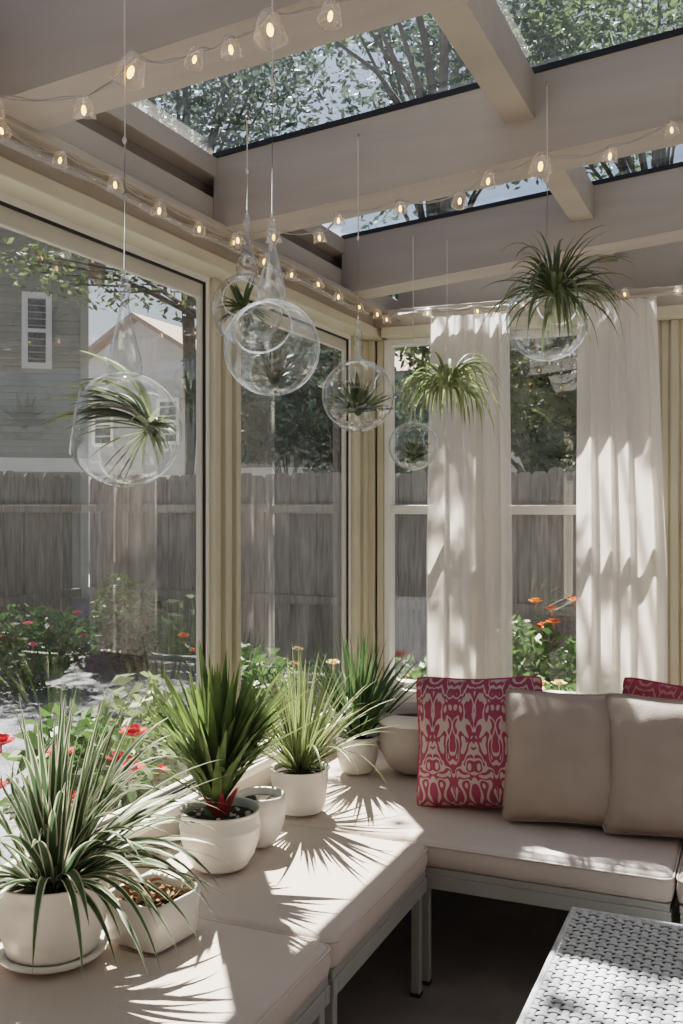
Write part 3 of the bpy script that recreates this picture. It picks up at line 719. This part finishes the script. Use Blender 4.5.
t=tuft('hanging_air_plant','bare hanging air plant with drooping leaves before the left curtain',F_,135,(.19,.33),(.009,.014),(5,75),(3.2,6.0),M['paleair'],15,seg=14)
m=MB(); m.tube([(0,0,.01),(0,0,2.535-F_.z)],.0011,6); m.build('cord',M['cord'],t)
m=MB(); m.tube([(0,0,2.531-F_.z),(0,-.006,2.533-F_.z),(0,-.008,2.541-F_.z),(0,.012,2.546-F_.z)],.002,7); m.build('hook',M['hook'],t)
m=MB(); m.lathe([(.0005,-.27),(.008,-.262),(.010,-.252),(.007,-.24),(.0015,-.225),(.0012,0)],12); m.build('glass_drop',M['globe'],t)

# ------------------------------------------------------------------ string lights
def lantern_mesh(s=1.0):
    m=MB(); w0,w1,h=.012*s,.019*s,.036*s
    def fn(u,v):
        prof=[(.004*s,0.004*s),(w0*.7,.002*s),(w0,-.004*s),(w1,-h),(w1*.86,-h)]
        k=min(int(round(v*4)),4); r,z=prof[k]; a=2*PI*u; p=(abs(math.cos(a))**4+abs(math.sin(a))**4)**(-1/4)
        return (r*p*math.cos(a),r*p*math.sin(a),z)
    m.grid(fn,20,4,True,False); return m
def bulb_mesh(s=1.0):
    m=MB(); m.blob((0,0,-.022*s),(.0044*s,.0044*s,.009*s),10,7); return m
L0=lantern_mesh().build('lantern',M['clear']); Bm=bulb_mesh().build('bulb',M['bulb'])
Lme,Bme=L0.data,Bm.data
bpy.data.objects.remove(L0); bpy.data.objects.remove(Bm)
def string(label,pts,big=(),sag=.02,sleeve=None):
    t=thing('string_lights',label,'string lights',(0,0,0),0,'strings of warm lights')
    path=[]
    for i,(p,q) in enumerate(zip(pts,pts[1:])):
        p,q=Vector(p),Vector(q)
        for k in range(8):
            u=k/8; path.append(p.lerp(q,u)-Vector((0,0,sag*4*u*(1-u)*(.4+.6*((i*37)%5)/4))))
    path.append(Vector(pts[-1]))
    m=MB(); m.tube(path,.0016,6); m.tube([p+Vector((.002,.003,.005+.003*math.sin(i*1.3))) for i,p in enumerate(path)],.0013,6); m.build('wire',M['clear_wire'],t)
    if sleeve:
        m=MB(); m.tube([tuple(Vector(p)+Vector(sleeve)) for p in pts],.011,10,False); m.build('cable_sleeve',M['clear'],t)
    for i,p in enumerate(pts):
        o=bpy.data.objects.new('lantern',Lme); COL.objects.link(o); o.parent=t; o.location=p
        s=1.55 if i in big else random.uniform(.9,1.15); o.scale=(s,s,s)
        o.rotation_euler=(random.uniform(-.25,.25),random.uniform(-.25,.25),random.uniform(0,3))
        c=bpy.data.objects.new('bulb',Bme); COL.objects.link(c); c.parent=o
    return t
M['clear_wire']=simple('clear_wire',(.50,.47,.43),None,.3,transl=.3)
string('string of small warm lights along the ledge over the left windows',[(-1.535,1.25+.208*i,2.342+.006*math.sin(i*2)) for i in range(14)],sleeve=(-.045,0,-.012))
string('string of warm lights under the nearest rafter',[(x,1.628,z) for x,z in ((-1.50,2.37),(-1.278,2.335),(-1.15,2.395),(-1.007,2.382),(-.935,2.393),(-.85,2.42),(-.719,2.415),(-.5,2.44),(-.28,2.455),(-.05,2.47),(.2,2.49))],big=(2,5))
string('string of warm lights under the middle rafter',[(x,2.66,z) for x,z in ((-1.50,2.345),(-1.372,2.342),(-1.22,2.32),(-1.156,2.365),(-.961,2.378),(-.781,2.378),(-.6975,2.425),(-.55,2.455),(-.366,2.447),(-.215,2.490),(-.02,2.49),(.2,2.51))],big=(7,))
string('string of warm lights along the ledge over the back curtains',[(-1.53+.205*i,YB-.142-.02*(i%2),2.338+.005*math.sin(i*1.7)+.004*i) for i in range(12)],sag=.012)

# ------------------------------------------------------------------ outside
GZ=-.16
b=MB(); b.quad((-40,-8,GZ),(20,-8,GZ),(20,60,GZ),(-40,60,GZ)); struct(b.build('ground',M['gravel'],smooth=False),'grey gravel garden outside the windows','ground')
def fence(label,p0,p1,h=1.98):
    t=thing('wooden_fence',label,'fence',(p0[0],p0[1],GZ)); p0=Vector((*p0,0)); p1=Vector((*p1,0)); L_=(p1-p0).length
    ang=math.atan2(p1.y-p0.y,p1.x-p0.x); t.rotation_euler=(0,0,ang)
    m=MB(); n=int(L_/.148); rnd=random.Random(int(L_*10))
    for i in range(n):
        x=i*.148; w=.162; z=h+rnd.uniform(-.025,.02); y=(.016 if i%2 else -.010)+rnd.uniform(-.004,.004)
        P=[(x,0.02),(x+w,.02),(x+w,z-.04),(x+w-.035,z),(x+.035,z),(x,z-.04)]
        F=[(a,y-.009,c) for a,c in P]; K=[(a,y+.009,c) for a,c in P]
        m.face(F); m.face(K[::-1])
        for k in range(6): j=(k+1)%6; m.face([F[k],K[k],K[j],F[j]])
    m.build('board_panel',M['fence'],t,False)
    for z in (.68,1.62):
        r=MB(); r.box(0,L_,-.062,-.02,z-.045,z+.045); r.build('rail',M['fence'],t,False)
    k=0
    while k*2.4<=L_:
        q=MB(); q.box(k*2.4-.045,k*2.4+.045,.045,.135,0,h-.06); q.build('post',M['fence'],t,False); k+=1
fence('weathered grey side fence seen through the wide left window',(-7,-3),(-7,8.8))
fence('weathered grey back fence behind the roses and curtains',(-7,9.05),(9,9.05))

def house(name,label,x0,x1,y,depth,zt,mat,wins,roofh,group=None,gable=True,lap=.115,over=.4):
    t=thing(name,label,'house',(x0,y,GZ)); W=x1-x0; H=zt-GZ
    m=MB(); n=int(H/lap)
    for i in range(n):
        z0=i*H/n; z1=(i+1)*H/n
        m.quad((0,-.05,z0),(W,-.05,z0),(W,0,z1),(0,0,z1)); m.quad((0,0,z0),(W,0,z0),(W,-.05,z0),(0,-.05,z0))
    m.quad((W,0,0),(W,depth,0),(W,depth,H),(W,0,H)); m.quad((0,0,0),(0,0,H),(0,depth,H),(0,depth,0)); m.quad((0,depth,0),(0,depth,H),(W,depth,H),(W,depth,0))
    if gable: m.face([(0,0,H),(W,0,H),(W/2,0,H+roofh)]); m.face([(0,depth,H),(W/2,depth,H+roofh),(W,depth,H)])
    m.build('wall',mat,t,False)
    r=MB(); o=over
    if gable:
        for s in (0,1):
            xa=-o if s==0 else W+o; za=H-o*roofh/(W/2)
            P=[(xa,-o,za),(W/2,-o,H+roofh),(W/2,depth+o,H+roofh),(xa,depth+o,za)]
            Q=[(a,b_,c+.14) for a,b_,c in P]; r.face(P); r.face(Q)
            for i in range(4): j=(i+1)%4; r.face([P[i],P[j],Q[j],Q[i]])
    else:
        P=[(-o,-o,H-.1),(W+o,-o,H-.1),(W*.7,depth/2,H+roofh),(W*.3,depth/2,H+roofh)]; r.face(P)
        r.face([(W+o,-o,H-.1),(W+o,depth+o,H-.1),(W*.7,depth/2,H+roofh)]); r.face([(-o,-o,H-.1),(W*.3,depth/2,H+roofh),(-o,depth+o,H-.1)])
        r.face([(W+o,depth+o,H-.1),(-o,depth+o,H-.1),(W*.3,depth/2,H+roofh),(W*.7,depth/2,H+roofh)])
    r.build('roof',M['roof'],t,False)
    for wx,wz,ww,wh in wins:
        f=MB(); tt=.1
        for a,c,d,e in ((wx,wx+tt,wz,wz+wh),(wx+ww-tt,wx+ww,wz,wz+wh),(wx+tt,wx+ww-tt,wz,wz+tt),(wx+tt,wx+ww-tt,wz+wh-tt,wz+wh),(wx+tt,wx+ww-tt,wz+wh/2-.03,wz+wh/2+.03)): f.box(a,c,-.07,.0,d,e)
        fo=f.build('window_frame',M['white_trim'],t,False)
        g=MB(); g.box(wx+tt,wx+ww-tt,-.04,-.03,wz+tt,wz+wh-tt); g.build('window_pane',M['darkglass'],fo,False)
    f=MB(); f.box(-.02,W+.02,-.06,0,2.22,2.46); f.build('band_board',M['white_trim'],t,False)
    f=MB(); f.box(W-.12,W+.02,-.05,.02,0,H); f.build('corner_board',M['siding'],t,False)
    return t
HW=7.4; hr=R(38)
h1=house('neighbour_house','grey lap-sided two-storey house behind the left fence',0,HW,0,6,6.9,M['siding'],[(HW-1.10,4.01,.50,1.32),(2.6,4.01,.8,1.4)],2.2)
h1.location=(-10.9-HW*math.cos(hr),14-HW*math.sin(hr),GZ); h1.rotation_euler=(0,0,hr)
house('neighbour_house','pale lilac house with a brown roof beyond the grey one',-18.6,-13.6,23,7,5.2,M['lilac'],[(3.1,3.3,.75,1.3),(.9,3.3,.75,1.3)],1.5,gable=True,lap=.25)

house('neighbour_house','low grey house behind the fence seen through the second left window',-11.2,-5.6,19,6,4.3,M['siding'],[(2.6,2.6,.9,1.2)],1.2,gable=False)

def leafcloud(m,c,r,n,size,rnd,surf=.55):
    for i in range(n):
        while True:
            v=Vector((rnd.uniform(-1,1),rnd.uniform(-1,1),rnd.uniform(-1,1)))
            if .02<v.length<1: break
        if rnd.random()<surf: v=v.normalized()*rnd.uniform(.75,1.0)
        p=Vector((c[0]+v.x*r[0],c[1]+v.y*r[1],c[2]+v.z*r[2]))
        a=Vector((rnd.gauss(0,1),rnd.gauss(0,1),rnd.gauss(0,.7))).normalized(); b_=a.cross(Vector((rnd.gauss(0,1),rnd.gauss(0,1),rnd.gauss(0,1)))).normalized()
        s=size*rnd.uniform(.6,1.3)
        m.quad(p-a*s,p-b_*s*.42,p+a*s,p+b_*s*.42)
def tree(name,label,x,y,crown,cz,r,n,size,mat,seed,clumps=10,group=None):
    rnd=random.Random(seed); t=thing(name,label,'tree',(x,y,GZ)); tw=.35 if r<1.2 else .55
    m=MB(); zc=cz-GZ
    m.tube([(0,0,0),(.08,.05,zc*.4),(-.05,0,zc*.8),(0,0,zc+r*.3)],[.22*r/2.5*tw,.17*r/2.5*tw,.12*r/2.5*tw,.02],9)
    f=MB()
    for k in range(clumps):
        a=rnd.uniform(0,6.28); e=rnd.uniform(-.6,1.0); q=r*rnd.uniform(.35,.75)
        c=(q*math.cos(a)*math.cos(e),q*math.sin(a)*math.cos(e),zc+q*math.sin(e)*crown)
        m.tube([(0,0,zc*.65),(c[0]*.5,c[1]*.5,(zc*.65+c[2])*.5+.2),c],[.06*r/2.5*tw,.04*r/2.5*tw,.012],6)
        rr=r*rnd.uniform(.32,.52); leafcloud(f,c,(rr,rr,rr*.75),n//clumps,size,rnd)
    m.build('trunk',M['trunk'],t); f.build('foliage',mat,t,False)
    return t
TG=None
tree('oak_tree','tall oak seen through the left part of the glass roof',-9.0,14.2,1.0,8.4,3.4,8000,.085,M['treeleaf2'],1,22)
tree('oak_tree','tall oak seen through the glass roof left of the purlin',-4.9,15.2,1.0,8.0,3.4,8000,.085,M['treeleaf2'],2,22)
tree('oak_tree','tall sunlit oak seen through the glass roof right of the purlin',-1.4,15.4,1.0,8.2,3.2,8000,.085,M['treeleaf'],3,22)
tree('oak_tree','tall oak seen in the top right corner of the glass roof',1.8,14.6,1.0,8.0,3.2,8000,.085,M['treeleaf2'],4,22)
tree('garden_tree','dark bluish tree behind the fence, left of the left curtain',-4.75,11.0,1.15,2.8,1.9,10000,.07,M['teal'],5,28)
tree('garden_tree','sunlit green tree behind the fence between the curtains',-2.35,10.9,1.25,2.75,2.1,13000,.065,M['treeleaf'],6,20)
tree('garden_tree','dark green tree behind the fence at the right window',.75,11.2,1.15,2.8,1.9,9000,.07,M['treeleaf2'],7,26)
tree('garden_tree','dark tree behind the back fence seen through the second left window',-5.75,11.6,1.0,2.35,.95,3500,.07,M['treeleaf2'],18,16)
rnd=random.Random(8); t=thing('small_tree','light-leaved tree branching across the front of the grey house','tree',(-5.2,8.9,GZ))
ct=Vector((-5.2,8.9,GZ)); m=MB(); m.tube([(0,0,0),(.03,0,2.2),(-.05,.05,4.0),(-.2,.1,5.0)],[.07,.06,.045,.02],8); f=MB()
for qx,qy,rr in ((38,272,.42),(14,258,.38),(68,284,.36),(104,292,.34),(140,284,.42),(172,292,.45),(120,262,.4),(195,270,.5),(55,258,.35),(225,262,.6),(185,245,.6)):
    d=CF*975+CR*(qx-341.5)+Vector((0,0,504-qy)); c=Vector((0,0,1.5))+d*((8.9+rnd.uniform(-.4,.4))/d.y)-ct
    m.tube([(-.03,.03,3.5),(c.x*.5,c.y*.5,(c.z+3.7)/2+.1),c],[.03,.02,.006],6); leafcloud(f,c,(rr,rr,rr*.6),75,.05,rnd)
m.build('trunk',M['trunk'],t); f.build('foliage',M['treeleaf'],t,False)

rnd=random.Random(44); t=thing('oak_tree','near oak whose trunk stands behind the left curtain, branches above the glass roof','tree',(-2.2,7.4,GZ))
m=MB(); f=MB(); m.tube([(0,0,0),(.04,0,2.0),(-.03,-.1,3.8),(-.1,-.4,5.0),(-.2,-.8,5.9)],[.10,.08,.05,.03,.012],9)
for c,rr,n in (((-.1,-2.35,5.5),.62,230),((.35,-1.9,5.7),.5,150),((-.3,-2.9,5.4),.5,150),((-.6,-1.0,5.4),.55,80),((-.9,-1.2,5.2),.45,40),((.2,-1.2,6.2),.6,150),((-1.0,-.4,6.0),.6,150)):
    m.tube([(-.06,-.2,4.3),(c[0]*.5,c[1]*.5,4.9),c],[.028,.016,.006],6); leafcloud(f,c,(rr,rr*1.1,rr*.6),n,.085,rnd,.3)
m.build('trunk',M['trunk'],t); f.build('foliage',M['treeleaf'],t,False)

def bush(name,label,x,y,r,h,n,size,mat,fl,fmat,seed,fs=.035,cat='flower bush',zlo=0):
    rnd=random.Random(seed); t=thing(name,label,cat,(x,y,GZ)); f=MB()
    for k in range(6):
        a=rnd.uniform(0,6.28); q=r*rnd.uniform(.1,.6); c=(q*math.cos(a),q*math.sin(a),h*rnd.uniform(.35,.7)); rr=r*rnd.uniform(.5,.7)
        leafcloud(f,c,(rr,rr,h*.36),n//6,size,rnd,.4)
    for k in range(6):
        a=rnd.uniform(0,6.28); q=r*.5; f.tube([(0,0,0),(q*math.cos(a)*.5,q*math.sin(a)*.5,h*.4),(q*math.cos(a),q*math.sin(a),h*.75)],.008,5)
    f.build('foliage',mat,t,False)
    for k in range(fl):
        a=rnd.uniform(0,6.28); q=r*rnd.uniform(.3,1.0); z=h*rnd.uniform(.6,1.0)
        c=Vector((q*math.cos(a),q*math.sin(a),z)); m=MB()
        for ring_,(el,s_) in enumerate(((15,1.0),(45,.8),(70,.55))):
            for p in range(6):
                aa=p*PI/3+ring_*.5; e=R(el); m.leaf(c,(math.cos(aa)*math.cos(e),math.sin(aa)*math.cos(e),math.sin(e)),fs*s_,fs*.8,-.4,4,.5,0,tip=.6)
        m.tube([c-Vector((0,0,.03)),c],.004,5)
        m.build('flower',fmat,t)
    return t
bush('pink_flower_bush','dark bush with pink flowers by the side fence, at the left edge',-6.0,6.85,.55,.75,1500,.05,M['bush'],9,M['pinkf'],1,.05)
bush('leafy_shrub','dark green shrub at the fence corner with an orange bloom',-5.9,8.2,.36,.95,900,.055,M['bush'],1,M['orange'],2,.07)
bush('geranium','red geranium just outside the wide left window',-2.32,3.0,.36,.86,1300,.045,M['bush'],8,M['red'],3,.06)
bush('leafy_shrub','pale variegated shrub outside the post between the windows',-2.55,3.75,.42,.88,1300,.045,M['bushlight'],0,M['cream'],4,.04)
bush('leafy_shrub','low green shrub beyond the front spider plant',-2.7,2.3,.4,.6,900,.045,M['bush'],3,M['red'],14,.035)
bush('rose_bush','cream rose bush outside the narrow corner window',-1.75,4.85,.36,.88,1200,.04,M['bush'],9,M['cream'],5,.045)
bush('rose_bush','orange red rose bush outside the middle window',-1.22,5.95,.5,1.12,1700,.045,M['bush'],9,M['orange'],6,.05)
bush('rose_bush','pale yellow rose bush in front of the orange roses',-.85,5.2,.4,.80,1000,.04,M['bush'],5,M['cream'],7,.045)
bush('leafy_shrub','green shrub outside the right window',.2,5.6,.55,1.0,1400,.05,M['bush'],4,M['orange'],9,.045)
bush('leafy_shrub','green shrub outside the second left window',-2.9,5.4,.5,.8,1200,.05,M['bush'],0,M['cream'],15,.045)

# ------------------------------------------------------------------ light
w=bpy.data.worlds.new('world'); scene.world=w; w.use_nodes=True; nt=w.node_tree; nt.nodes.clear()
SUN_EL=53; SUN_AZ=(-.575,.818)
sky=nt.nodes.new('ShaderNodeTexSky'); sky.sky_type='NISHITA'; sky.sun_disc=False; sky.sun_elevation=R(SUN_EL); sky.sun_rotation=math.atan2(SUN_AZ[0],SUN_AZ[1])%(2*PI); sky.dust_density=2.0
bg=nt.nodes.new('ShaderNodeBackground'); bg.inputs[1].default_value=.10; wo=nt.nodes.new('ShaderNodeOutputWorld')
hs=nt.nodes.new('ShaderNodeHueSaturation'); hs.inputs['Saturation'].default_value=.75; nt.links.new(sky.outputs[0],hs.inputs['Color']); nt.links.new(hs.outputs[0],bg.inputs[0]); nt.links.new(bg.outputs[0],wo.inputs[0])
sl=bpy.data.lights.new('sun','SUN'); sl.energy=26; sl.angle=R(.6); sl.color=(1,.93,.85)
so=bpy.data.objects.new('sun',sl); COL.objects.link(so); ce_=math.cos(R(SUN_EL))
so.rotation_euler=Vector((.575*ce_,-.818*ce_,-math.sin(R(SUN_EL)))).to_track_quat('-Z','Y').to_euler()
so.location=(-6,8,9)

# ------------------------------------------------------------------ camera
cam=bpy.data.cameras.new('camera'); co=bpy.data.objects.new('camera',cam); COL.objects.link(co)
co.location=(0,0,1.5); co.rotation_euler=(R(90),0,R(23.3)); cam.sensor_width=36; cam.sensor_fit='AUTO'; cam.lens=975/1024*36; cam.shift_y=-8/1024
cam.clip_start=.05; cam.clip_end=300
scene.camera=co
try:
    scene.view_settings.view_transform='Filmic'; scene.view_settings.look='Medium High Contrast'
    scene.view_settings.exposure=-0.08
    scene.cycles.use_denoising=True; scene.cycles.denoiser='OPENIMAGEDENOISE'
    scene.cycles.max_bounces=10; scene.cycles.transparent_max_bounces=24; scene.cycles.diffuse_bounces=5
    scene.cycles.sample_clamp_indirect=6
except Exception as e: print(e)
